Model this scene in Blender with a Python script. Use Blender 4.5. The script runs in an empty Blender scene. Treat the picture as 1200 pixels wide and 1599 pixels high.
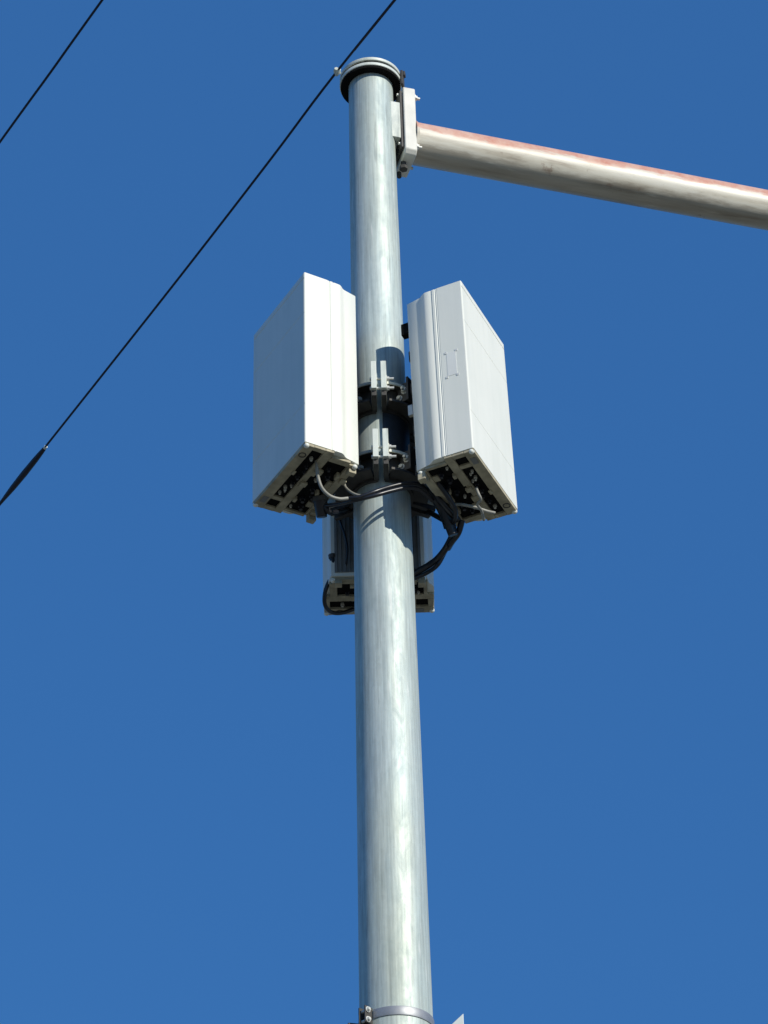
import bpy, bmesh, math, random
from mathutils import Matrix, Vector
random.seed(7)
S = bpy.context.scene
COL = S.collection
R_ = math.radians

# ------------------------------------------------------------------ camera
cam_d = bpy.data.cameras.new("camera"); cam = bpy.data.objects.new("camera", cam_d)
COL.objects.link(cam)
CR = Vector((0.99962, 0.01590, -0.02227)).normalized()
CF = Vector((0.0006, 0.8014, 0.5982)).normalized()
CU = CR.cross(CF).normalized(); CR = CF.cross(CU).normalized()
O = Vector((0, 0, 1.6)); FPX = 4460.93
m = Matrix((CR, CU, -CF)).transposed().to_4x4(); m.translation = O
cam.matrix_world = m
cam_d.sensor_fit = 'VERTICAL'; cam_d.sensor_height = 24.0
cam_d.lens = 24.0 * FPX / 1599.0
cam_d.clip_start = 0.1; cam_d.clip_end = 10000
S.camera = cam

# ------------------------------------------------------------------ world, sun
SUN_AZ, SUN_EL = 39.5, 26.0      # degrees to the right of straight-behind the camera; elevation
sun_dir = Vector((math.sin(R_(SUN_AZ)) * math.cos(R_(SUN_EL)), -math.cos(R_(SUN_AZ)) * math.cos(R_(SUN_EL)), math.sin(R_(SUN_EL))))
W = bpy.data.worlds.new("World"); S.world = W; W.use_nodes = True
nt = W.node_tree; bg = nt.nodes["Background"]
sky = nt.nodes.new("ShaderNodeTexSky"); sky.sky_type = 'NISHITA'; sky.sun_disc = False
sky.sun_elevation = R_(SUN_EL)
sky.sun_rotation = math.atan2(sun_dir.x, sun_dir.y)
sky.air_density = 1.0; sky.dust_density = 0.1; sky.ozone_density = 3.0; sky.altitude = 200
# deep clear-winter blue: the physical sky tinted, over an even blue that flattens its gradient
tint = nt.nodes.new("ShaderNodeVectorMath"); tint.operation = 'MULTIPLY_ADD'
nt.links.new(sky.outputs[0], tint.inputs[0]); tint.inputs[1].default_value = (.12, .28, .38); tint.inputs[2].default_value = (.27, 1.07, 3.06)
nt.links.new(tint.outputs[0], bg.inputs[0])
bg.inputs[1].default_value = 0.10
sl = bpy.data.lights.new("sun", 'SUN'); sl.energy = 3.75; sl.angle = R_(0.53); sl.color = (1.0, 0.955, 0.85)
so = bpy.data.objects.new("sun", sl); COL.objects.link(so); so.location = (6, -8, 20)
so.rotation_euler = sun_dir.to_track_quat('Z', 'Y').to_euler()
S.view_settings.view_transform = 'Standard'; S.view_settings.look = 'None'
S.view_settings.exposure = 0.0; S.view_settings.gamma = 1.0

# ------------------------------------------------------------------ helpers
def at(u, v, Y):
    """real point seen at photo position (u, v) at world depth Y"""
    d = CR * ((u - 600) / FPX) - CU * ((v - 799.5) / FPX) + CF
    return O + d * ((Y - O.y) / d.y)
def at_z(u, v, z):
    d = CR * ((u - 600) / FPX) - CU * ((v - 799.5) / FPX) + CF
    return O + d * ((z - O.z) / d.z)

def wmat(o):
    mm = o.matrix_basis.copy()
    while o.parent:
        o = o.parent; mm = o.matrix_basis @ mm
    return mm
def thing(name, label, cat, mat=None, group=None):
    o = bpy.data.objects.new(name, None); COL.objects.link(o); o.empty_display_size = 0.1
    if mat is not None: o.matrix_basis = mat
    o["label"] = label; o["category"] = cat
    if group: o["group"] = group
    return o
def build(name, bm, mat, parent=None, world=True, smooth=35, bevel=0, seg=2):
    if parent is not None and world: bm.transform(wmat(parent).inverted())
    bmesh.ops.recalc_face_normals(bm, faces=bm.faces)
    if smooth:
        for f in bm.faces: f.smooth = True
        for e in bm.edges:
            if len(e.link_faces) == 2 and e.calc_face_angle(0) > R_(smooth): e.smooth = False
    me = bpy.data.meshes.new(name); bm.to_mesh(me); bm.free()
    for mt in (mat if isinstance(mat, (list, tuple)) else [mat]): me.materials.append(mt)
    o = bpy.data.objects.new(name, me); COL.objects.link(o)
    if parent is not None: o.parent = parent
    if bevel:
        b = o.modifiers.new("bevel", 'BEVEL'); b.width = bevel; b.segments = seg; b.limit_method = 'ANGLE'; b.angle_limit = R_(40)
        b.harden_normals = False
    return o
def box(bm, c, s, rot=None):
    g = bmesh.ops.create_cube(bm, size=1.0)
    M = Matrix.Translation(c) @ (rot.to_4x4() if rot is not None else Matrix()) @ Matrix.Diagonal((s[0], s[1], s[2], 1))
    bmesh.ops.transform(bm, matrix=M, verts=g['verts']); return g['verts']
def bx(bm, x0, x1, y0, y1, z0, z1):
    return box(bm, Vector(((x0 + x1) / 2, (y0 + y1) / 2, (z0 + z1) / 2)), (abs(x1 - x0), abs(y1 - y0), abs(z1 - z0)))
def cyl(bm, a, b, r, r2=None, n=24):
    a = Vector(a); b = Vector(b); d = b - a
    g = bmesh.ops.create_cone(bm, cap_ends=True, segments=n, radius1=r, radius2=r if r2 is None else r2, depth=d.length)
    M = Matrix.Translation((a + b) / 2) @ d.to_track_quat('Z', 'Y').to_matrix().to_4x4()
    bmesh.ops.transform(bm, matrix=M, verts=g['verts']); return g['verts']
def lathe(bm, prof, c=(0, 0), n=96, a0=0, a1=360):
    """prof: (r, z) pairs, closed loop, revolved about a vertical axis at c"""
    full = abs(a1 - a0) >= 359.9; k = n if full else n + 1
    rings = []
    for i in range(k):
        a = R_(a0 + (a1 - a0) * i / n)
        rings.append([bm.verts.new((c[0] + r * math.cos(a), c[1] + r * math.sin(a), z)) for r, z in prof])
    L = len(prof)
    for i in range(n):
        p, q = rings[i], rings[(i + 1) % k]
        for j in range(L):
            bm.faces.new((p[j], p[(j + 1) % L], q[(j + 1) % L], q[j]))
    if not full:
        bm.faces.new(rings[0]); bm.faces.new(rings[-1][::-1])
def prism(bm, pts, z0, z1):
    lo = [bm.verts.new((x, y, z0)) for x, y in pts]; hi = [bm.verts.new((x, y, z1)) for x, y in pts]
    n = len(pts)
    bm.faces.new(lo[::-1]); bm.faces.new(hi)
    for i in range(n): bm.faces.new((lo[i], lo[(i + 1) % n], hi[(i + 1) % n], hi[i]))
def spline(P, sub=8):
    P = [Vector(p) for p in P]; Q = [P[0] * 2 - P[1]] + P + [P[-1] * 2 - P[-2]]; out = []
    for i in range(1, len(Q) - 2):
        a, b, c, d = Q[i - 1:i + 3]
        for k in range(sub):
            t = k / sub
            out.append(0.5 * ((2 * b) + (c - a) * t + (2 * a - 5 * b + 4 * c - d) * t * t + (3 * b - a - 3 * c + d) * t ** 3))
    out.append(P[-1]); return out
def tube(bm, P, r, n=14, sub=8):
    """tube through P; r a number or one radius per given point"""
    if isinstance(r, (list, tuple)):
        rr = []
        for i in range(len(P) - 1):
            for k in range(sub): rr.append(r[i] + (r[i + 1] - r[i]) * k / sub)
        rr.append(r[-1])
    pts = spline(P, sub) if sub > 1 else [Vector(p) for p in P]
    if not isinstance(r, (list, tuple)): rr = [r] * len(pts)
    elif sub <= 1: rr = list(r)
    t0 = (pts[1] - pts[0]).normalized(); up = Vector((0, 0, 1)) if abs(t0.z) < .9 else Vector((1, 0, 0))
    nrm = t0.cross(up).normalized(); rings = []
    for i, p in enumerate(pts):
        t = (pts[min(i + 1, len(pts) - 1)] - pts[max(i - 1, 0)]).normalized()
        nrm = (nrm - t * nrm.dot(t)).normalized(); bn = t.cross(nrm)
        rings.append([bm.verts.new(p + (nrm * math.cos(2 * math.pi * k / n) + bn * math.sin(2 * math.pi * k / n)) * rr[i]) for k in range(n)])
    for i in range(len(rings) - 1):
        for k in range(n): bm.faces.new((rings[i][k], rings[i][(k + 1) % n], rings[i + 1][(k + 1) % n], rings[i + 1][k]))
    bm.faces.new(rings[0][::-1]); bm.faces.new(rings[-1])
def bolt(bm, p, d, r=.011, head=.009, washer=True, shank=0.0):
    p = Vector(p); d = Vector(d).normalized()
    if washer: cyl(bm, p, p + d * .003, r * 1.5, n=20)
    cyl(bm, p + d * .003, p + d * (.003 + head), r, n=6)
    if shank: cyl(bm, p + d * (.003 + head), p + d * (.003 + head + shank), r * .55, n=12)

# ------------------------------------------------------------------ materials
def new_mat(name):
    mt = bpy.data.materials.new(name); mt.use_nodes = True
    return mt, mt.node_tree, mt.node_tree.nodes["Principled BSDF"]
def N(t, kind, **kw):
    n = t.nodes.new(kind)
    for k, v in kw.items():
        if k in n.inputs: n.inputs[k].default_value = v
        else: setattr(n, k, v)
    return n
def ramp(t, fac, stops):
    r = t.nodes.new("ShaderNodeValToRGB"); t.links.new(fac, r.inputs[0])
    el = r.color_ramp.elements
    while len(el) < len(stops): el.new(.5)
    for e, (p, c) in zip(el, stops):
        e.position = p; e.color = (c, c, c, 1) if isinstance(c, (int, float)) else (*c, 1)
    return r
def coords(t, scale=(1, 1, 1), kind="Object"):
    tc = t.nodes.new("ShaderNodeTexCoord"); mp = t.nodes.new("ShaderNodeMapping")
    mp.inputs["Scale"].default_value = scale; t.links.new(tc.outputs[kind], mp.inputs[0]); return mp.outputs[0]
def mix(t, fac, a, b, mode='MIX'):
    n = t.nodes.new("ShaderNodeMix"); n.data_type = 'RGBA'; n.blend_type = mode
    if isinstance(fac, (int, float)): n.inputs[0].default_value = fac
    else: t.links.new(fac, n.inputs[0])
    for i, v in ((6, a), (7, b)):
        if isinstance(v, tuple): n.inputs[i].default_value = (*v, 1)
        else: t.links.new(v, n.inputs[i])
    return n.outputs[2]
def bump(t, h, bs, s=.2, d=.002):
    b = N(t, "ShaderNodeBump", Strength=s, Distance=d); t.links.new(h, b.inputs["Height"]); t.links.new(b.outputs[0], bs.inputs["Normal"])
def simple(name, col, rough=.5, metal=0.0, var=.12, scale=12, bs=.15, bd=.001, spec=.5):
    mt, t, b = new_mat(name)
    n = N(t, "ShaderNodeTexNoise", Scale=scale, Detail=6.0); t.links.new(coords(t), n.inputs["Vector"])
    lo = tuple(c * (1 - var) for c in col); hi = tuple(min(1, c * (1 + var)) for c in col)
    r = ramp(t, n.outputs[0], [(.3, lo), (.7, hi)]); t.links.new(r.outputs[0], b.inputs["Base Color"])
    b.inputs["Roughness"].default_value = rough; b.inputs["Metallic"].default_value = metal
    b.inputs["Specular IOR Level"].default_value = spec
    bump(t, n.outputs[0], b, bs, bd)
    return mt

def galvanised(name, base=(.66, .71, .68), metal=.22, rough=.5, streak=1.0):
    mt, t, b = new_mat(name)
    st = N(t, "ShaderNodeTexNoise", Scale=1.0, Detail=8.0, Roughness=.7); t.links.new(coords(t, (75, 75, 2.2)), st.inputs["Vector"])
    st2 = N(t, "ShaderNodeTexNoise", Scale=1.0, Detail=4.0, Roughness=.6); t.links.new(coords(t, (22, 22, .8)), st2.inputs["Vector"])
    bl = N(t, "ShaderNodeTexNoise", Scale=1.0, Detail=7.0, Roughness=.68, Distortion=.8); t.links.new(coords(t, (13, 13, 5)), bl.inputs["Vector"])
    wm = N(t, "ShaderNodeTexNoise", Scale=1.0, Detail=3.0); t.links.new(coords(t, (5, 5, .9)), wm.inputs["Vector"])
    sp = N(t, "ShaderNodeTexVoronoi", Scale=55.0); t.links.new(coords(t, (1, 1, .55)), sp.inputs["Vector"])
    dr = N(t, "ShaderNodeTexNoise", Scale=1.0, Detail=3.0); t.links.new(coords(t, (26, 26, 2.4)), dr.inputs["Vector"])
    c1 = ramp(t, st.outputs[0], [(.3, tuple(x * (1 - .30 * streak) for x in base)), (.7, tuple(min(1, x * (1 + .16 * streak)) for x in base))])
    r1 = ramp(t, st2.outputs[0], [(.35, (.80, .84, .87)), (.62, (1, 1, 1))])
    c = mix(t, .8 * streak, c1.outputs[0], r1.outputs[0], 'MULTIPLY')
    r2 = ramp(t, bl.outputs[0], [(.35, (.82, .86, .87)), (.6, (1.0, 1.0, .97))])
    c = mix(t, .85, c, r2.outputs[0], 'MULTIPLY')
    r5 = ramp(t, wm.outputs[0], [(.4, (.97, 1.0, 1.0)), (.65, (1.0, .99, .88))]); c = mix(t, .9, c, r5.outputs[0], 'MULTIPLY')
    r3 = ramp(t, dr.outputs[0], [(.66, 0.0), (.71, .5)])
    c = mix(t, r3.outputs[0], c, (.27, .31, .30))
    r6 = ramp(t, dr.outputs[0], [(.27, .55), (.31, 0.0)]); c = mix(t, r6.outputs[0], c, (.78, .80, .76))
    r4 = ramp(t, sp.outputs["Color"], [(0, .90), (1, 1.0)]); c = mix(t, .8, c, r4.outputs[0], 'MULTIPLY')
    t.links.new(c, b.inputs["Base Color"])
    rr = ramp(t, bl.outputs[0], [(.3, rough + .16), (.7, rough - .04)]); t.links.new(rr.outputs[0], b.inputs["Roughness"])
    b.inputs["Metallic"].default_value = metal
    bump(t, bl.outputs[0], b, .22, .0018)
    return mt

M_pole = galvanised("galvanised_pole")
M_zinc = galvanised("bright_zinc", (.84, .85, .79), .1, .5, .4)
M_cap = galvanised("cap_steel", (.60, .62, .60), .2, .5, .5)
M_bracket = simple("dull_steel_and_shade", (.07, .066, .06), .6, .2, .25, 25)
M_bolt = simple("bolt_zinc", (.68, .68, .63), .4, .2, .08, 60)
M_navy = simple("dark_shade_plate", (.035, .042, .05), .5, .1, .3, 18)  # colour of the added plate that imitates shadow on the pole
M_band = simple("stainless_band", (.36, .37, .38), .5, .55, .1, 30)
M_cast = simple("cast_aluminium_cover", (.42, .375, .26), .7, .0, .28, 22, .3, .002)
M_fin = simple("dark_fin_casting", (.22, .225, .22), .6, .1, .15, 20)
M_black = simple("black_and_shade", (.008, .008, .008), .95, 0, .3, 30, spec=.1)  # black parts, and painted shade in the slots and under the flange
M_conn = simple("pale_connector", (.62, .60, .52), .4, .4, .12, 40)
M_rubber = simple("black_cable_sheath", (.012, .013, .018), .33, 0, .3, 30, spec=.6)
M_grey_cable = simple("grey_cable_sheath", (.30, .295, .26), .45, 0, .2, 30)
M_wire = simple("dark_wire", (.008, .014, .035), .5, .2, .3, 60)
M_cabinet = simple("cabinet_paint", (.62, .66, .63), .45, 0, .06, 8)
M_mark = simple("grey_mark", (.66, .67, .65), .6, 0, .1, 30)

# white radio paint: faint grime, rain runs and a little gloss
M_white, t, b = new_mat("white_radio_paint")
g1 = N(t, "ShaderNodeTexNoise", Scale=1.0, Detail=5.0, Roughness=.6); t.links.new(coords(t, (16, 16, .9)), g1.inputs["Vector"])
g2 = N(t, "ShaderNodeTexNoise", Scale=3.0, Detail=6.0); t.links.new(coords(t), g2.inputs["Vector"])
c = mix(t, .6, ramp(t, g1.outputs[0], [(.3, (.83, .845, .765)), (.6, (.895, .90, .815))]).outputs[0],
        ramp(t, g2.outputs[0], [(.3, (.90, .91, .90)), (.65, (1, 1, 1))]).outputs[0], 'MULTIPLY')
t.links.new(c, b.inputs["Base Color"]); b.inputs["Roughness"].default_value = .48
bump(t, g2.outputs[0], b, .08, .002)

# cream arm with faded salmon paint along its upper side, browner below, with random grime and scratches
M_arm, t, b = new_mat("weathered_arm_paint")
tc = t.nodes.new("ShaderNodeTexCoord"); sx = t.nodes.new("ShaderNodeSeparateXYZ"); t.links.new(tc.outputs["Object"], sx.inputs[0])
n1 = N(t, "ShaderNodeTexNoise", Scale=1.0, Detail=8.0, Roughness=.65); t.links.new(coords(t, (5, 22, 22)), n1.inputs["Vector"])
n2 = N(t, "ShaderNodeTexNoise", Scale=1.0, Detail=6.0, Roughness=.6); t.links.new(coords(t, (1.6, 16, 16)), n2.inputs["Vector"])
n3 = N(t, "ShaderNodeTexNoise", Scale=9.0, Detail=6.0, Roughness=.7); t.links.new(coords(t), n3.inputs["Vector"])
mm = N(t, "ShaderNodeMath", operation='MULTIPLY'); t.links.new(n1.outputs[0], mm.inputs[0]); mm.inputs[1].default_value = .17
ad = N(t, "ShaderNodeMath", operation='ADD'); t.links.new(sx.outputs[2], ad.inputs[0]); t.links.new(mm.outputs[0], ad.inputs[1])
top = ramp(t, ad.outputs[0], [(.074, 0.0), (.100, .85)])
base = ramp(t, n2.outputs[0], [(.30, (.42, .35, .27)), (.42, (.66, .61, .50)), (.56, (.78, .74, .63)), (.75, (.82, .79, .70))])
sal = ramp(t, n3.outputs[0], [(.35, (.60, .20, .12)), (.60, (.72, .42, .31))])
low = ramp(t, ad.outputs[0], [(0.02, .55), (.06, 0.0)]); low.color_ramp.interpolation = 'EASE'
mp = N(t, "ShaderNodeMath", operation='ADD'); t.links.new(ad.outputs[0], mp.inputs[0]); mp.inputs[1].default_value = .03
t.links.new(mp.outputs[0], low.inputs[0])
low_brown = ramp(t, n2.outputs[0], [(.3, (.20, .155, .11)), (.7, (.38, .32, .24))])  # brown tones mixed in towards the lower side of the tube
c = mix(t, low.outputs[0], base.outputs[0], low_brown.outputs[0])
c = mix(t, top.outputs[0], c, sal.outputs[0])
sc = ramp(t, n3.outputs[0], [(.64, 0.0), (.70, .55)]); c = mix(t, sc.outputs[0], c, (.22, .12, .08))
t.links.new(c, b.inputs["Base Color"]); b.inputs["Roughness"].default_value = .42; b.inputs["Metallic"].default_value = .0
bump(t, n1.outputs[0], b, .3, .003)

M_ground, t, b = new_mat("asphalt_ground")
n = N(t, "ShaderNodeTexNoise", Scale=.6, Detail=10.0); t.links.new(coords(t), n.inputs["Vector"])
t.links.new(ramp(t, n.outputs[0], [(.3, (.145, .14, .11)), (.7, (.215, .205, .16))]).outputs[0], b.inputs["Base Color"])
b.inputs["Roughness"].default_value = .9

# ------------------------------------------------------------------ ground
bm = bmesh.new()
bmesh.ops.create_grid(bm, x_segments=24, y_segments=24, size=3000)
g = build("ground", bm, M_ground, smooth=0); g["kind"] = "structure"

# ------------------------------------------------------------------ pole
PX, PY = 0.0, 10.75
ZTOP = 12.43
def pr(z): return .117 + .0067 * (12.36 - z)
pole = thing("utility_pole", "tall round tapered galvanised steel pole with a dark ringed flange cap on top", "pole", Matrix.Translation((PX, PY, 0)))
bm = bmesh.new()
zs = [0.02 + (ZTOP - .02) * i / 40 for i in range(41)]
prof = [(pr(z), z) for z in zs]
rings = []
for r, z in prof:
    rings.append([bm.verts.new((PX + r * math.cos(2 * math.pi * k / 128), PY + r * math.sin(2 * math.pi * k / 128), z)) for k in range(128)])
for i in range(40):
    for k in range(128): bm.faces.new((rings[i][k], rings[i][(k + 1) % 128], rings[i + 1][(k + 1) % 128], rings[i + 1][k]))
bm.faces.new(rings[0][::-1]); bm.faces.new(rings[-1])
build("shaft", bm, M_pole, pole)
bm = bmesh.new()
lathe(bm, [(.10, ZTOP - .002), (.1615, ZTOP - .002), (.1635, ZTOP), (.1635, ZTOP + .016), (.1615, ZTOP + .019), (.10, ZTOP + .019)], (PX, PY))
build("flange_ring", bm, M_zinc, pole)
bm = bmesh.new()
lathe(bm, [(.118, ZTOP - .016), (.158, ZTOP - .016), (.158, ZTOP - .0022), (.118, ZTOP - .0022)], (PX, PY))
build("underside_shade", bm, M_black, pole)  # black disc added to paint the flange's underside as shaded
bm = bmesh.new()
lathe(bm, [(.09, ZTOP + .0192), (.152, ZTOP + .0192), (.152, ZTOP + .0368), (.09, ZTOP + .0368)], (PX, PY))
build("gasket", bm, M_black, pole)
bm = bmesh.new()
lathe(bm, [(.001, ZTOP + .037), (.1605, ZTOP + .037), (.1625, ZTOP + .040), (.1625, ZTOP + .054), (.159, ZTOP + .058), (.10, ZTOP + .072), (.001, ZTOP + .078)], (PX, PY))
build("cap", bm, M_zinc, pole)
for k in range(8):
    a = R_(12 + 45 * k); bm = bmesh.new(); bolt(bm, (PX + .141 * math.cos(a), PY + .141 * math.sin(a), ZTOP + .060), (0, 0, 1), .008, .006)
    build("flange_bolt", bm, M_bracket, pole)
# hasp standing at the right rim of the flange
bm = bmesh.new()
a = R_(-12); ca, sa = math.cos(a), math.sin(a)
box(bm, Vector((PX + .172 * ca, PY + .172 * sa, ZTOP + .012)), (.014, .04, .10), Matrix.Rotation(a, 3, 'Z'))
box(bm, Vector((PX + .183 * ca, PY + .183 * sa, ZTOP + .045)), (.012, .026, .03), Matrix.Rotation(a, 3, 'Z'))
build("hasp", bm, M_bracket, pole, bevel=.002)
# base flange at the ground
bm = bmesh.new(); bx(bm, PX - .28, PX + .28, PY - .28, PY + .28, .004, .034)
bp = build("base_plate", bm, M_pole, pole, bevel=.004)
for sxx in (-1, 1):
    for syy in (-1, 1):
        bm = bmesh.new(); bolt(bm, (PX + .22 * sxx, PY + .22 * syy, .034), (0, 0, 1), .022, .02, True, .04)
        build("anchor_bolt", bm, M_bracket, bp)

# ------------------------------------------------------------------ arm with its mounting plate
z_arm = at(643, 223.5, 10.83).z
A0 = at(643, 223.5, 10.83); A1 = at_z(1200, 328.5, z_arm)
ad = (A1 - A0).normalized(); an = Vector((-ad.y, ad.x, 0))       # an points away from the camera
armM = Matrix((ad, an, Vector((0, 0, 1)))).transposed().to_4x4(); armM.translation = A0
arm = thing("mast_arm", "long round cream mast arm with faded salmon paint bolted to pole top", "arm", armM)
L = (A1 - A0).length
bm = bmesh.new(); K = 30; LL = L + 1.6
rings = []
for i in range(K + 1):
    s = i / K * LL; r = .1125 - .0052 * s / L
    rings.append([bm.verts.new(( -.005 + s, r * math.cos(2 * math.pi * k / 72), r * math.sin(2 * math.pi * k / 72))) for k in range(72)])
for i in range(K):
    for k in range(72): bm.faces.new((rings[i][k], rings[i][(k + 1) % 72], rings[i + 1][(k + 1) % 72], rings[i + 1][k]))
bm.faces.new(rings[0][::-1]); bm.faces.new(rings[-1])
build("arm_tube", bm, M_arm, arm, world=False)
bm = bmesh.new(); cyl(bm, (LL - .01, 0, 0), (LL + .02, 0, 0), .112, n=48); build("end_cap", bm, M_cap, arm, world=False, bevel=.004)
bm = bmesh.new()                                             # weld collar
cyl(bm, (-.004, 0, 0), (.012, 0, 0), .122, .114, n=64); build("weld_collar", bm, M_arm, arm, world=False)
zt = at(634, 136, 10.72).z - z_arm; zb = at(634, 238, 10.72).z - z_arm
bm = bmesh.new(); 
c_ = .035
prs = [(-.108, zb + .022), (-.085, zb), (.085, zb), (.108, zb + .022), (.108, zt - .012), (.096, zt), (-.096, zt), (-.108, zt - .012)]
lo = [bm.verts.new((-.070, y, z)) for y, z in prs]; hi = [bm.verts.new((-.004, y, z)) for y, z in prs]
bm.faces.new(lo); bm.faces.new(hi[::-1])
for i in range(8): bm.faces.new((lo[i], hi[i], hi[(i + 1) % 8], lo[(i + 1) % 8]))
M_plate = simple("cream_plate_paint", (.78, .76, .68), .5, 0, .1, 10, .2, .002)
pl = build("mounting_plate", bm, M_plate, arm, world=False, bevel=.006)
for y in (-.08, .08):
    for z in (zt - .05, zb + .07):
        bm = bmesh.new(); cyl(bm, (-.098, y, z), (-.01, y, z), .008, n=12); bolt(bm, (-.004, y, z), (1, 0, 0), .015, .013, True, .016)
        build("bolt", bm, M_bolt, arm, world=False)
# pole side saddle that carries the plate
bm = bmesh.new()
zt2 = at(612, 150, 10.66).z - z_arm; zb2 = at(612, 205, 10.66).z - z_arm
box(bm, Vector((-.082, 0, (zt + zb) / 2 - .0)), (.011, .20, (zt - zb) * .86))
build("saddle_plate", bm, M_bracket, pl, world=False, bevel=.002)
bm = bmesh.new()
box(bm, Vector((-.125, -.025, (zt2 + zb2) / 2)), (.074, .15, zt2 - zb2))
build("saddle_block", bm, M_cap, pl, world=False, bevel=.003)
bm = bmesh.new()
zk = at(627, 258, 10.80).z - z_arm
cyl(bm, (-.055, -.02, zb + .01), (-.055, -.02, zb - .045), .014, n=16); cyl(bm, (-.055, -.02, zb - .03), (-.055, -.02, zb - .05), .022, n=6)
build("hanging_bolt", bm, M_bracket, arm, world=False)
bm = bmesh.new(); cyl(bm, (-.055, .06, zb + .01), (-.055, .06, zb - .03), .012, n=16)
build("hanging_bolt", bm, M_bracket, arm, world=False)

# ------------------------------------------------------------------ radio units (three of one kind)
w_, d_, h_ = .531, .3026, 1.022
def half_outline(hw, d, groove=True):
    """right half (y > 0) from the front face to the back, x falls"""
    P = [(0, hw - .006), (-.002, hw - .002), (-.006, hw)]
    if groove:
        P += [(-.134, hw), (-.1355, hw - .0035), (-.1385, hw - .0035), (-.142, hw), (-.154, hw), (-.156, hw - .0035), (-.159, hw - .0035), (-.163, hw - .001)]
    P += [(-.192, hw - .002), (-.200, hw - .005), (-.208, hw - .010), (-.217, hw - .018), (-.226, hw - .024), (-.236, hw - .027), (-d + .004, hw - .040), (-d, hw - .044)]
    return P
def rloc(q, t1, t2, yaw):
    a = Matrix.Rotation(R_(yaw), 3, 'Z') @ Matrix.Rotation(R_(t1), 3, 'X') @ Matrix.Rotation(R_(t2), 3, 'Y'); return a
def make_unit():
    u = thing("radio_unit", "", "antenna")
    X0 = d_ / 2
    def outline(ins=0.0, x_from=None, x_to=None, cut=None):
        H = half_outline(w_ / 2 - ins, d_)
        P = H + [(x, -y) for x, y in H[::-1]]
        return [(x + X0 - (ins if x > -.01 else 0), y) for x, y in P]
    # front radome: x > split, with two shallow horizontal seams on its front
    split = X0 - .128
    hw = w_ / 2
    def loop(ins):
        return [(split, hw), (X0 - .006, hw), (X0 - .002 , hw - .002), (X0 - ins, hw - .007 - ins), (X0 - ins, -hw + .007 + ins), (X0 - .002, -hw + .002), (X0 - .006, -hw), (split, -hw)]
    lv = [(0.0, 0), (.222, 0), (.2235, .0014), (.2265, .0014), (.228, 0), (.770, 0), (.7715, .0012), (.7745, .0012), (.776, 0), (.984, 0), (.9855, .0025), (.989, .0025), (.9905, 0), (h_ - .004, 0), (h_, .004)]
    bm = bmesh.new(); rs = []
    for z, i in lv: rs.append([bm.verts.new((x, y, z)) for x, y in loop(i)])
    for i in range(len(rs) - 1):
        for k in range(8): bm.faces.new((rs[i][k], rs[i][(k + 1) % 8], rs[i + 1][(k + 1) % 8], rs[i + 1][k]))
    bm.faces.new(rs[0][::-1]); bm.faces.new(rs[-1])
    build("radome", bm, M_white, u, world=False, smooth=0, bevel=.002)
    # rear housing with the stepped side profile
    H = [(x, y) for x, y in half_outline(hw, d_) if x < -.130]
    P = [(-.1285, hw - .0015)] + H; P = P + [(x, -y) for x, y in P[::-1]]
    bm = bmesh.new(); prism(bm, [(x + X0, y) for x, y in P], .0015, h_ - .001)
    hs_ = build("rear_housing", bm, M_white, u, world=False, smooth=40)
    # cooling fins on the back: one corrugated dark casting
    nf = 20; ys = -.205; st = .410 / nf; F = [(-X0 + .0005, ys)]
    for i in range(nf):
        y = ys + i * st; F += [(-X0 - .004, y + .001), (-X0 - .004, y + st * .36), (-X0 - .010, y + st * .40), (-X0 - .010, y + st * .62), (-X0 - .004, y + st * .66)]
    F += [(-X0 - .004, -ys), (-X0 + .0005, -ys)]
    bm = bmesh.new(); prism(bm, F, .02, h_ - .05); build("cooling_fins", bm, M_fin, hs_, world=False, smooth=0)
    for y in (-.085, .085):
        bm = bmesh.new(); bx(bm, -X0 - .046, -X0 - .0105, y - .02, y + .02, .06, .86); build("mounting_rail", bm, M_bracket, u, world=False, smooth=0)
    for z in (.10, .34, .60, .80):
        bm = bmesh.new(); bx(bm, -X0 - .052, -X0 - .0462, -.11, .11, z - .03, z + .03); build("crossbar", bm, M_bracket, u, world=False, smooth=0)
    for y in (-.19,):
        bm = bmesh.new(); bx(bm, -X0 - .045, -X0 + .003, y - .018, y + .018, .855, .925); build("lifting_hook", bm, M_black, u, world=False, smooth=0, bevel=.003)
        bm = bmesh.new(); bx(bm, -X0 - .034, -X0 - .0105, y - .012, y + .006, .36, .42); build("tag", bm, M_conn, u, world=False, smooth=0)
    # ---- underside
    HB = [(0, hw - .010), (-.006, hw - .004)] + [(x, y - .004) for x, y in half_outline(hw, d_) if x < -.007]
    bm = bmesh.new(); PB = [(x + X0 - .002, y) for x, y in HB]
    bx(bm, X0 - .052, X0 - .002, -hw + .003, hw - .003, -.016, .001)             # front strip
    bx(bm, X0 - .110, X0 - .0525, hw - .030, hw - .003, -.014, .001)          # ends of the slot
    bx(bm, X0 - .110, X0 - .0525, -hw + .003, -hw + .030, -.014, .001)
    bx(bm, X0 - .110, X0 - .0525, -hw + .088, -hw + .112, -.013, .001)        # bridge over the slot
    bx(bm, X0 - .150, X0 - .1105, -hw + .003, -.03, -.012, .001)              # middle strip, stepped
    bx(bm, X0 - .141, X0 - .1105, -.0295, .06, -.010, .001)
    bx(bm, X0 - .155, X0 - .1105, .0605, hw - .003, -.013, .001)
    bx(bm, X0 - .255, X0 - .1555, hw - .068, hw - .032, -.014, .001)
    bx(bm, X0 - .255, X0 - .1505, -hw + .032, -hw + .050, -.014, .001)
    bx(bm, X0 - .294, X0 - .2555, -hw + .046, hw - .046, -.015, .001)
    bx(bm, X0 - .255, X0 - .232, .0, .06, -.013, .001)
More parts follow.
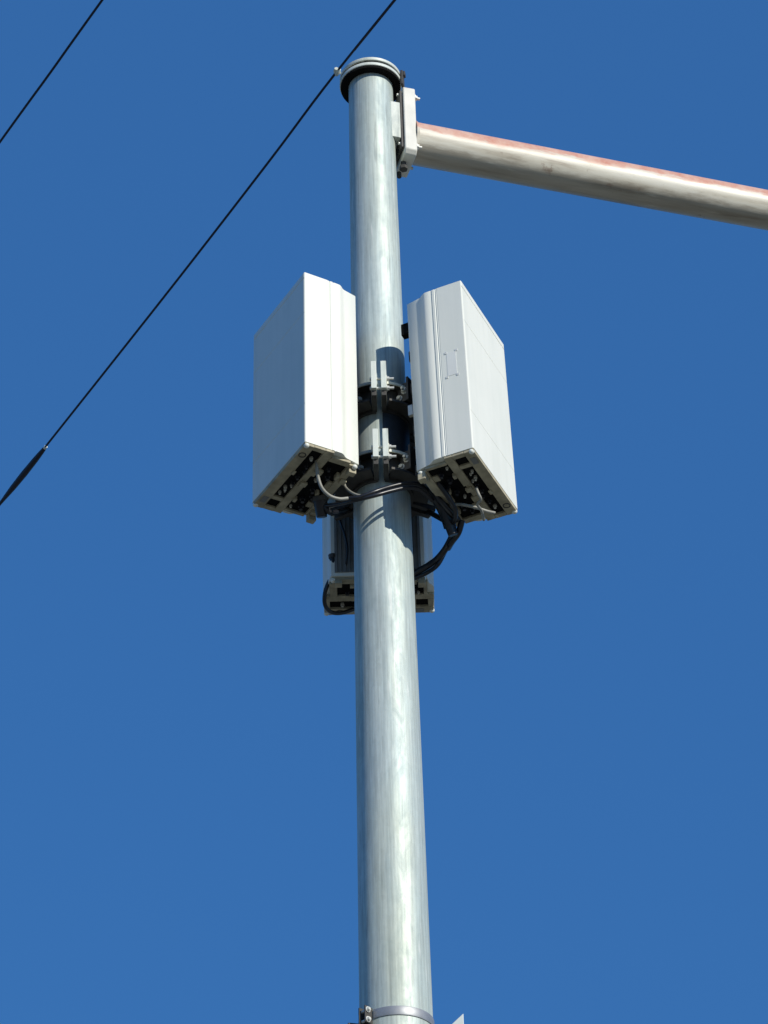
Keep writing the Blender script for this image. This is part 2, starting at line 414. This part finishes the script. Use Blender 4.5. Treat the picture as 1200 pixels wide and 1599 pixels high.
    bx(bm, X0 - .255, X0 - .225, -.16, -.12, -.012, .001)
    cov = build("bottom_cover", bm, M_cast, u, world=False, smooth=0, bevel=.0025)
    for r4 in ((-.109, -.0535, -hw + .031, -hw + .087), (-.109, -.0535, -hw + .113, hw - .031), (-.254, -.1105, -hw + .051, hw - .069)):
        bm = bmesh.new(); bx(bm, X0 + r4[0], X0 + r4[1], r4[2], r4[3], -.003, .0005); build("recess_shade", bm, M_black, u, world=False, smooth=0)  # flat black plates, the shade of deep slots put into their colour
    bm = bmesh.new()
    lathe(bm, [(.0135, -.0185), (.0185, -.0185), (.0185, -.0155), (.0135, -.0155)], (X0 - .027, .188), 32)
    build("vent_ring", bm, M_bracket, cov, world=False)
    bm = bmesh.new(); bx(bm, X0 - .040, X0 - .014, -.215, -.168, -.0185, -.0155); build("rating_plate", bm, M_fin, cov, world=False, smooth=0)
    for (x, y, r, pale, ln) in ((-.070, -.118, .007, 1, .022), (-.086, -.098, .006, 1, .016), (-.074, -.070, .008, 1, .030), (-.095, -.05, .006, 1, .02), (-.088, -.02, .008, 0, .03), (-.085, .03, .010, 0, .03), (-.095, .075, .007, 0, .025), (-.084, .12, .008, 0, .03), (-.080, .175, .009, 1, .022),
                               (-.205, -.165, .013, 0, .035), (-.185, -.11, .013, 0, .035), (-.215, -.07, .013, 0, .035), (-.19, -.02, .012, 0, .04), (-.175, .04, .008, 1, .02), (-.205, .10, .013, 0, .04), (-.185, .15, .010, 0, .03), (-.165, -.19, .007, 1, .018)):
        bm = bmesh.new(); cyl(bm, (X0 + x, y, 0), (X0 + x, y, -ln * .55), r, n=18); cyl(bm, (X0 + x, y, -ln * .5), (X0 + x, y, -ln), r * .72, n=6)
        build("connector", bm, M_conn if pale else M_rubber, u, world=False)
    # earthing lugs and ragged blocks along the rear edge
    for (x0, x1, y0, y1, z0, z1) in ((-.300, -.262, -.222, -.188, -.052, -.0155), (-.296, -.262, -.182, -.160, -.034, -.0155), (-.298, -.268, .085, .115, -.030, -.0155), (-.300, -.262, .172, .204, -.040, -.0155),
            (-.252, -.236, .10, .135, -.028, -.002), (-.168, -.132, .10, .132, -.030, -.0135), (-.150, -.118, -.02, .010, -.024, -.0105), (-.162, -.146, -.14, -.115, -.026, -.002), (-.230, -.214, -.045, -.025, -.030, -.002), (-.060, -.046, .04, .07, -.024, -.0165)):
        bm = bmesh.new(); bx(bm, X0 + x0, X0 + x1, y0, y1, z0, z1); build("ground_lug", bm, M_cast, u, world=False, smooth=0, bevel=.003)
    # round corner feet of white plastic
    for (x, y) in ((-.014, hw - .012), (-.014, -hw + .012), (-.285, hw - .052), (-.285, -hw + .052)):
        bm = bmesh.new(); g = bmesh.ops.create_uvsphere(bm, u_segments=16, v_segments=10, radius=.0135)
        bmesh.ops.transform(bm, matrix=Matrix.Translation((X0 + x, y, -.012)) @ Matrix.Diagonal((1, 1, .9, 1)), verts=g['verts'])
        build("corner_foot", bm, M_white, u, world=False)
    # small frame and its four fixings on the -Y side wall
    bm = bmesh.new()
    yy = -hw
    bx(bm, X0 - .100, X0 - .052, yy - .0012, yy + .001, .46, .60); build("side_label", bm, simple("pale_label", (.83, .84, .79), .5, 0, .03, 10), u, world=False, smooth=0)
    for x in (-.104, -.050):
        for z in (.455, .603):
            bm = bmesh.new(); bx(bm, X0 + x - .006, X0 + x + .006, yy - .0022, yy + .001, z - .006, z + .006)
            build("label_clip", bm, M_mark, u, world=False, smooth=0)
    return u
def copy_tree(o, parent=None):
    c = o.copy(); COL.objects.link(c); c.parent = parent
    for ch in list(o.children): copy_tree(ch, c)
    return c
unit = make_unit()
GRP = "white radio units mounted round the pole"
# fitted poses: near front top corner of each unit, then yaw and lean
def pose_left():
    R = rloc(None, .244, -.0521, 30.035); A = Vector((-.3413, 10.2106, 10.6608))
    org = A + R @ Vector((d_ / 2, w_ / 2, -h_)); M = (R @ Matrix.Rotation(math.pi, 3, 'Z')).to_4x4(); M.translation = org; return M
def pose_right():
    R = rloc(None, -.164, -1.1225, -23.84); A = Vector((.4054, 10.272, 10.6354))
    org = A + R @ Vector((-d_ / 2, w_ / 2, -h_)); M = R.to_4x4(); M.translation = org; return M
def pose_back():
    M = Matrix.Rotation(R_(90), 4, 'Z'); M.translation = Vector((-.028, 11.165, 9.45)); return M
units = [unit, copy_tree(unit), copy_tree(unit)]
for o, M, lab in zip(units, (pose_left(), pose_right(), pose_back()),
        ("white radio unit left of the pole with its broad front in shade and side sunlit",
         "white radio unit right of the pole with its broad front in full sun",
         "white radio unit behind the pole, mostly hidden, its underside showing lowest")):
    o.matrix_basis = M; o["label"] = lab; o["group"] = GRP
bpy.context.view_layer.update()

# ------------------------------------------------------------------ the two mounting collars
def collar(zc, label):
    """zc: mid height of the ears"""
    r0 = pr(zc) + .002
    u = thing("mounting_collar", label, "pole clamp", Matrix.Translation((PX, PY, zc)), "steel collars clamping the radio units to the pole")
    def ringpart(name, prof, mt, gap):
        for k in range(3):
            bm = bmesh.new(); lathe(bm, prof, (0, 0), 30, 270 + 120 * k + gap, 390 + 120 * k - gap)
            build(name, bm, mt, u, world=False)
    ringpart("clamp_shell", [(r0, -.115), (r0 + .014, -.115), (r0 + .014, .045), (r0, .045)], M_bracket, 7)
    ringpart("upper_plate", [(r0 + .0145, .020), (r0 + .060, .020), (r0 + .060, .031), (r0 + .0145, .031)], M_bracket, 11)
    ringpart("sunlit_rim", [(r0 + .0603, .017), (r0 + .066, .017), (r0 + .066, .032), (r0 + .0603, .032)], M_zinc, 11)  # bright hoop paints the plate's sunlit edge; its shaded body is coloured dark
    ringpart("lower_plate", [(r0 + .0145, -.100), (r0 + .085, -.100), (r0 + .085, -.088), (r0 + .0145, -.088)], M_bracket, 13)
    for k in range(3):
        R3 = Matrix.Rotation(R_(-90 + 120 * k), 3, 'Z')
        for s in (-1, 1):
            bm = bmesh.new(); box(bm, Vector((r0 + .080, s * .0235, 0)), (.150, .027, .165))
            bmesh.ops.transform(bm, matrix=R3.to_4x4(), verts=bm.verts)
            ear = build("clamp_ear", bm, M_zinc, u, world=False, bevel=.002)
            bm = bmesh.new(); box(bm, Vector((r0 + .072, s * .0235, -.098)), (.128, .023, .030))
            bmesh.ops.transform(bm, matrix=R3.to_4x4(), verts=bm.verts)
            build("ear_shade", bm, M_bracket, ear, world=False, bevel=.002)  # dark block added so the ear's underside looks shaded
        for (x, z) in ((r0 + .128, -.008), (r0 + .132, -.068)):
            bm = bmesh.new(); cyl(bm, (x, -.040, z), (x, .045, z), .007, n=14); bolt(bm, (x, .0372, z), (0, 1, 0), .012, .010, True, .022); cyl(bm, (x, -.0372, z), (x, -.043, z), .010, n=6)
            bmesh.ops.transform(bm, matrix=R3.to_4x4(), verts=bm.verts)
            build("clamp_bolt", bm, M_bolt, u, world=False)
        # carrying arm towards each unit
        R3 = Matrix.Rotation(R_(-30 + 120 * k), 3, 'Z')
        bm = bmesh.new()
        le = .215
        bx(bm, r0 + .013, le - .012, -.075, -.065, -.06, .05); bx(bm, r0 + .013, le - .012, .065, .075, -.06, .05)
        bx(bm, r0 + .013, le - .012, -.0648, .0648, -.055, -.045)
        bx(bm, le - .0118, le, -.095, .095, -.075, .065)
        bmesh.ops.transform(bm, matrix=R3.to_4x4(), verts=bm.verts)
        ar = build("carrying_arm", bm, M_bracket, u, world=False, bevel=.0015)
        for s in (-1, 1):
            bm = bmesh.new(); bolt(bm, (le - .03, s * .0752, 0), (0, s, 0), .013, .012, True, .015); bolt(bm, (le - .06, s * .0752, -.035), (0, s, 0), .011, .01)
            bmesh.ops.transform(bm, matrix=R3.to_4x4(), verts=bm.verts)
            build("bolt", bm, M_bolt, ar, world=False)
    return u
def shade_plate(u, z0, z1):  # added dark plate standing in for the shadow between the collars
    r = pr(10.2) + .003
    bm = bmesh.new(); lathe(bm, [(r, z0), (r + .006, z0), (r + .006, z1), (r, z1)], (0, 0), 30, 276, 358)
    build("curved_shade_plate", bm, M_navy, u, world=False)
zc1 = (at(592, 563, 10.47).z + at(592, 609, 10.47).z) / 2; zc2 = (at(590, 669, 10.47).z + at(590, 717, 10.47).z) / 2
shade_plate(collar(zc1, "upper steel collar on the pole halfway up between the white units"), zc2 - zc1 + .046, -.1155)
collar(zc2, "lower steel collar on the pole near the bottoms of the white units")

# ------------------------------------------------------------------ cables
def cable(label, P, r, mat=M_rubber, name="cable", cat="cable", group="cables hanging from the radio units"):
    bm = bmesh.new(); tube(bm, P, r)
    o = build(name, bm, mat); o["label"] = label; o["category"] = cat; o["group"] = group; return o
Yf = PY - .19
def px(*q): return [at(u, v, Y) for u, v, Y in q]
cable("pale cable curving out of the left unit's underside slot", px((494, 716, 10.36), (495, 730, 10.37), (497, 745, 10.39), (503, 762, 10.41), (515, 774, 10.44), (530, 779, 10.46), (545, 778, 10.48)), .008, M_grey_cable)
cable("black cable sweeping across the pole front just below the lower collar", px((545, 778, 10.48), (562, 776, 10.47), (585, 768, 10.47), (610, 760, 10.50), (635, 755, 10.53), (655, 757, 10.56), (672, 770, 10.62)), .010)
cable("black cable below its twin across the pole front, ending under the right unit", px((508, 790, 10.62), (530, 787, 10.56), (556, 781, 10.49), (585, 774, 10.47), (610, 767, 10.49), (635, 762, 10.52), (656, 765, 10.55), (676, 782, 10.62)), .010)
cable("thin dark cable looping beside the pole under the left unit", px((537, 752, 10.60), (541, 762, 10.56), (553, 771, 10.51), (568, 774, 10.50), (585, 770, 10.485), (600, 764, 10.49)), .006, M_grey_cable)
cable("short pale cable stub hanging from the left unit's rear port", px((482, 762, 10.66), (488, 772, 10.64), (497, 780, 10.62), (505, 783, 10.62)), .008, M_grey_cable)
cable("dark cable running from the left unit's rear port towards the pole", px((505, 783, 10.62), (515, 800, 10.64), (535, 798, 10.74), (556, 792, 10.90), (600, 792, 10.95)), .013)
cable("pale cable crossing the dark recess under the right unit", px((708, 788, 10.62), (722, 788, 10.60), (742, 792, 10.60), (760, 798, 10.62), (773, 801, 10.64)), .0075, M_grey_cable)
cable("thin pale cable dropping through the right unit's slot", px((744, 762, 10.50), (748, 772, 10.50), (751, 780, 10.52), (746, 788, 10.55), (752, 797, 10.60), (756, 812, 10.68)), .0065, M_grey_cable)
cable("short black cable looping out from under the right unit's rear corner", px((672, 768, 10.62), (684, 786, 10.66), (694, 806, 10.70), (700, 824, 10.74)), .020)
cable("black cable hugging the right unit's rear underside edge", px((660, 752, 10.60), (676, 768, 10.60), (690, 784, 10.62), (704, 800, 10.66), (716, 812, 10.70)), .014)
cable("black cable crossing the right unit's large rear recess", px((676, 742, 10.50), (690, 760, 10.52), (704, 782, 10.55), (712, 802, 10.62), (706, 822, 10.72)), .012)
cable("black cable hanging lowest under the right unit beside the thick one", px((722, 812, 10.70), (716, 832, 10.74), (706, 846, 10.80), (700, 856, 10.86)), .015)
cable("thick black cable bending from right unit down behind the pole", px((690, 776, 10.66), (701, 800, 10.70), (708, 828, 10.76), (699, 852, 10.84), (684, 872, 10.89), (668, 884, 10.93), (652, 893, 10.945), (636, 902, 10.95), (612, 908, 10.955)), .016)
cable("black cable beneath the thick one bending down behind the pole", px((698, 786, 10.68), (707, 812, 10.74), (706, 836, 10.80), (696, 860, 10.88), (684, 882, 10.90), (668, 894, 10.94), (650, 902, 10.95), (625, 908, 10.96)), .010)
cable("black cable looping at the left of the hidden unit's underside", px((545, 884, 11.06), (530, 890, 11.06), (516, 905, 11.08), (508, 925, 11.10), (508, 945, 11.14), (518, 956, 11.2), (535, 957, 11.24), (556, 950, 11.26)), .010)
cable("thin black cable hanging down the back of the hidden unit", px((526, 800, 10.98), (532, 816, 10.98), (539, 836, 10.98), (543, 858, 10.98), (541, 878, 11.0), (540, 890, 11.04)), .005)
cable("dark cable passing behind the pole to the right unit", px((600, 792, 10.95), (640, 790, 10.96), (662, 796, 10.90), (682, 806, 10.80), (698, 815, 10.76)), .013)
# weatherproof cable glands where bundles meet
def gland(label, a, b2, r):
    g = thing("cable_gland", label, "cable gland", Matrix.Translation(a))
    bm = bmesh.new(); cyl(bm, a, b2, r, r * .7, n=20); build("boot", bm, M_rubber, g, bevel=.003)
    bm = bmesh.new(); v = (b2 - a).normalized(); cyl(bm, a - v * .006, a + v * .014, r * 1.15, n=8); build("collar_nut", bm, M_bracket, g)
gland("black cone shaped gland hanging beneath the left unit's rear corner", at(500, 778, 10.62), at(503, 808, 10.66), .035)
gland("black gland under the right unit's rear corner above the thick cable", at(688, 776, 10.66), at(708, 836, 10.72), .032)
gland("small black gland on the left edge of the hidden unit's underside", at(519, 868, 11.02), at(522, 888, 11.03), .016)

# ------------------------------------------------------------------ overhead wires
clip_p = at(527, 111, 10.70)
zw = clip_p.z
up_end = at_z(617, 0, zw + .02)
dirw = (up_end - clip_p).normalized(); up_far = clip_p + dirw * 9.0
P = [at_z(-260, 1110, zw + .15), at_z(-120, 936, zw + .02), at_z(0, 787, zw - .05), at_z(71, 698, zw - .06), at_z(268, 449, zw - .06), at_z(422, 250, zw - .03), clip_p, clip_p + dirw * 1.2, up_end, up_far]
wire = thing("overhead_wire", "dark overhead wire meeting the pole top, with a thick sleeve at lower left", "wire", Matrix.Translation(clip_p), "dark wires crossing the sky")
bm = bmesh.new(); tube(bm, P, .0068, n=10, sub=6); build("strand", bm, M_wire, wire)
sa, sb = at_z(70, 700, zw - .06), at_z(0, 787, zw - .05)
dv = (sb - sa); pts = [sa + dv * k for k in (0, .03, .2, .45, .7, .9, 1.05, 1.2)]
bm = bmesh.new(); tube(bm, pts, [.010, .013, .018, .0205, .018, .012, .0085, .0072], n=16); build("sleeve", bm, M_wire, wire)
bm = bmesh.new(); e0 = sa - dv.normalized() * .022; cyl(bm, e0, sa, .010, n=12); build("sleeve_ferrule", bm, M_zinc, wire)
bm = bmesh.new()
box(bm, clip_p, (.032, .026, .026), Matrix.Rotation(R_(35), 3, 'Y')); cyl(bm, clip_p + Vector((-.005, -.02, 0)), clip_p + Vector((-.005, .03, 0)), .012, n=6)
cyl(bm, clip_p, Vector((PX - .155, PY - .03, clip_p.z)), .006, n=8)
build("wire_clip", bm, M_zinc, wire, bevel=.003)
w1a, w1b = at_z(160, 0, 13.2), at_z(0, 222, 13.2)
dv = (w1b - w1a).normalized()
bm = bmesh.new(); tube(bm, [w1a - dv * 9, w1a - dv * 3, w1a, (w1a + w1b) / 2 - Vector((0, 0, .005)), w1b, w1b + dv * 3, w1b + dv * 9], .0072, n=10)
o = build("overhead_wire", bm, M_wire); o["label"] = "bare thin dark wire crossing the sky in the upper left corner"; o["category"] = "wire"; o["group"] = "dark wires crossing the sky"

# ------------------------------------------------------------------ strap and cabinet at the bottom of the view
zb_ = 6.962
band = thing("strap_clamp", "shiny steel strap around the pole low in view with bolt heads at left", "pole clamp", Matrix.Translation((PX, PY, zb_)))
bm = bmesh.new(); rb = pr(zb_) + .001
lathe(bm, [(rb, -.020), (rb + .003, -.020), (rb + .004, -.017), (rb + .004, .017), (rb + .003, .020), (rb, .020)], (0, 0), 110, -126, 219)
build("strap", bm, M_band, band, world=False)
for a in (-130, -140):
    R3 = Matrix.Rotation(R_(a), 3, 'Z'); bm = bmesh.new(); box(bm, Vector((rb + .022, 0, -.008)), (.046, .007, .075)); bmesh.ops.transform(bm, matrix=R3.to_4x4(), verts=bm.verts)
    build("strap_lug", bm, M_bracket, band, world=False, bevel=.002)
R3 = Matrix.Rotation(R_(-135), 3, 'Z')
for z in (.012, -.032):
    bm = bmesh.new(); x = rb + .030; cyl(bm, (x, -.03, z), (x, .034, z), .006, n=12); bolt(bm, (x, .021, z), (0, 1, 0), .0085, .008, True)
    bmesh.ops.transform(bm, matrix=R3.to_4x4(), verts=bm.verts); build("bolt", bm, M_bolt, band, world=False)
bm = bmesh.new(); R3 = Matrix.Rotation(R_(-165), 3, 'Z'); box(bm, Vector((rb + .030, 0, -.055)), (.058, .06, .085)); bmesh.ops.transform(bm, matrix=R3.to_4x4(), verts=bm.verts)
build("buckle_block", bm, M_bracket, band, world=False, bevel=.004)

ap = at(724, 1582, 10.58)
cab = thing("equipment_cabinet", "pale grey box corner with a slanted top poking in at the bottom edge", "box", Matrix.Translation((ap.x - .07, 10.68, ap.z - .62)))
bm = bmesh.new()
X1 = ap.x; X0_ = pr(6.6) + .045
yo = 10.58; yb = 10.86
pf = [(X0_, ap.z - .62), (X1, ap.z - .62), (X1, ap.z), (X0_, ap.z - .95 * (X1 - X0_))]
lo = [bm.verts.new((x, yo, z)) for x, z in pf]; hi = [bm.verts.new((x, yb, z)) for x, z in pf]
bm.faces.new(lo); bm.faces.new(hi[::-1])
for i in range(4): bm.faces.new((lo[i], hi[i], hi[(i + 1) % 4], lo[(i + 1) % 4]))
build("case", bm, M_cabinet, cab, bevel=.003)
bm = bmesh.new(); bx(bm, X1 + .0005, X1 + .014, yo + .02, yb - .02, ap.z - .59, ap.z - .05); build("door", bm, M_cabinet, cab, bevel=.003)
bm = bmesh.new(); bx(bm, pr(6.5) - .01, X0_ - .0005, 10.69, 10.79, ap.z - .52, ap.z - .40); bx(bm, pr(6.5) - .01, X0_ - .0005, 10.69, 10.79, ap.z - .25, ap.z - .15); build("mounting_bracket", bm, M_bracket, cab)
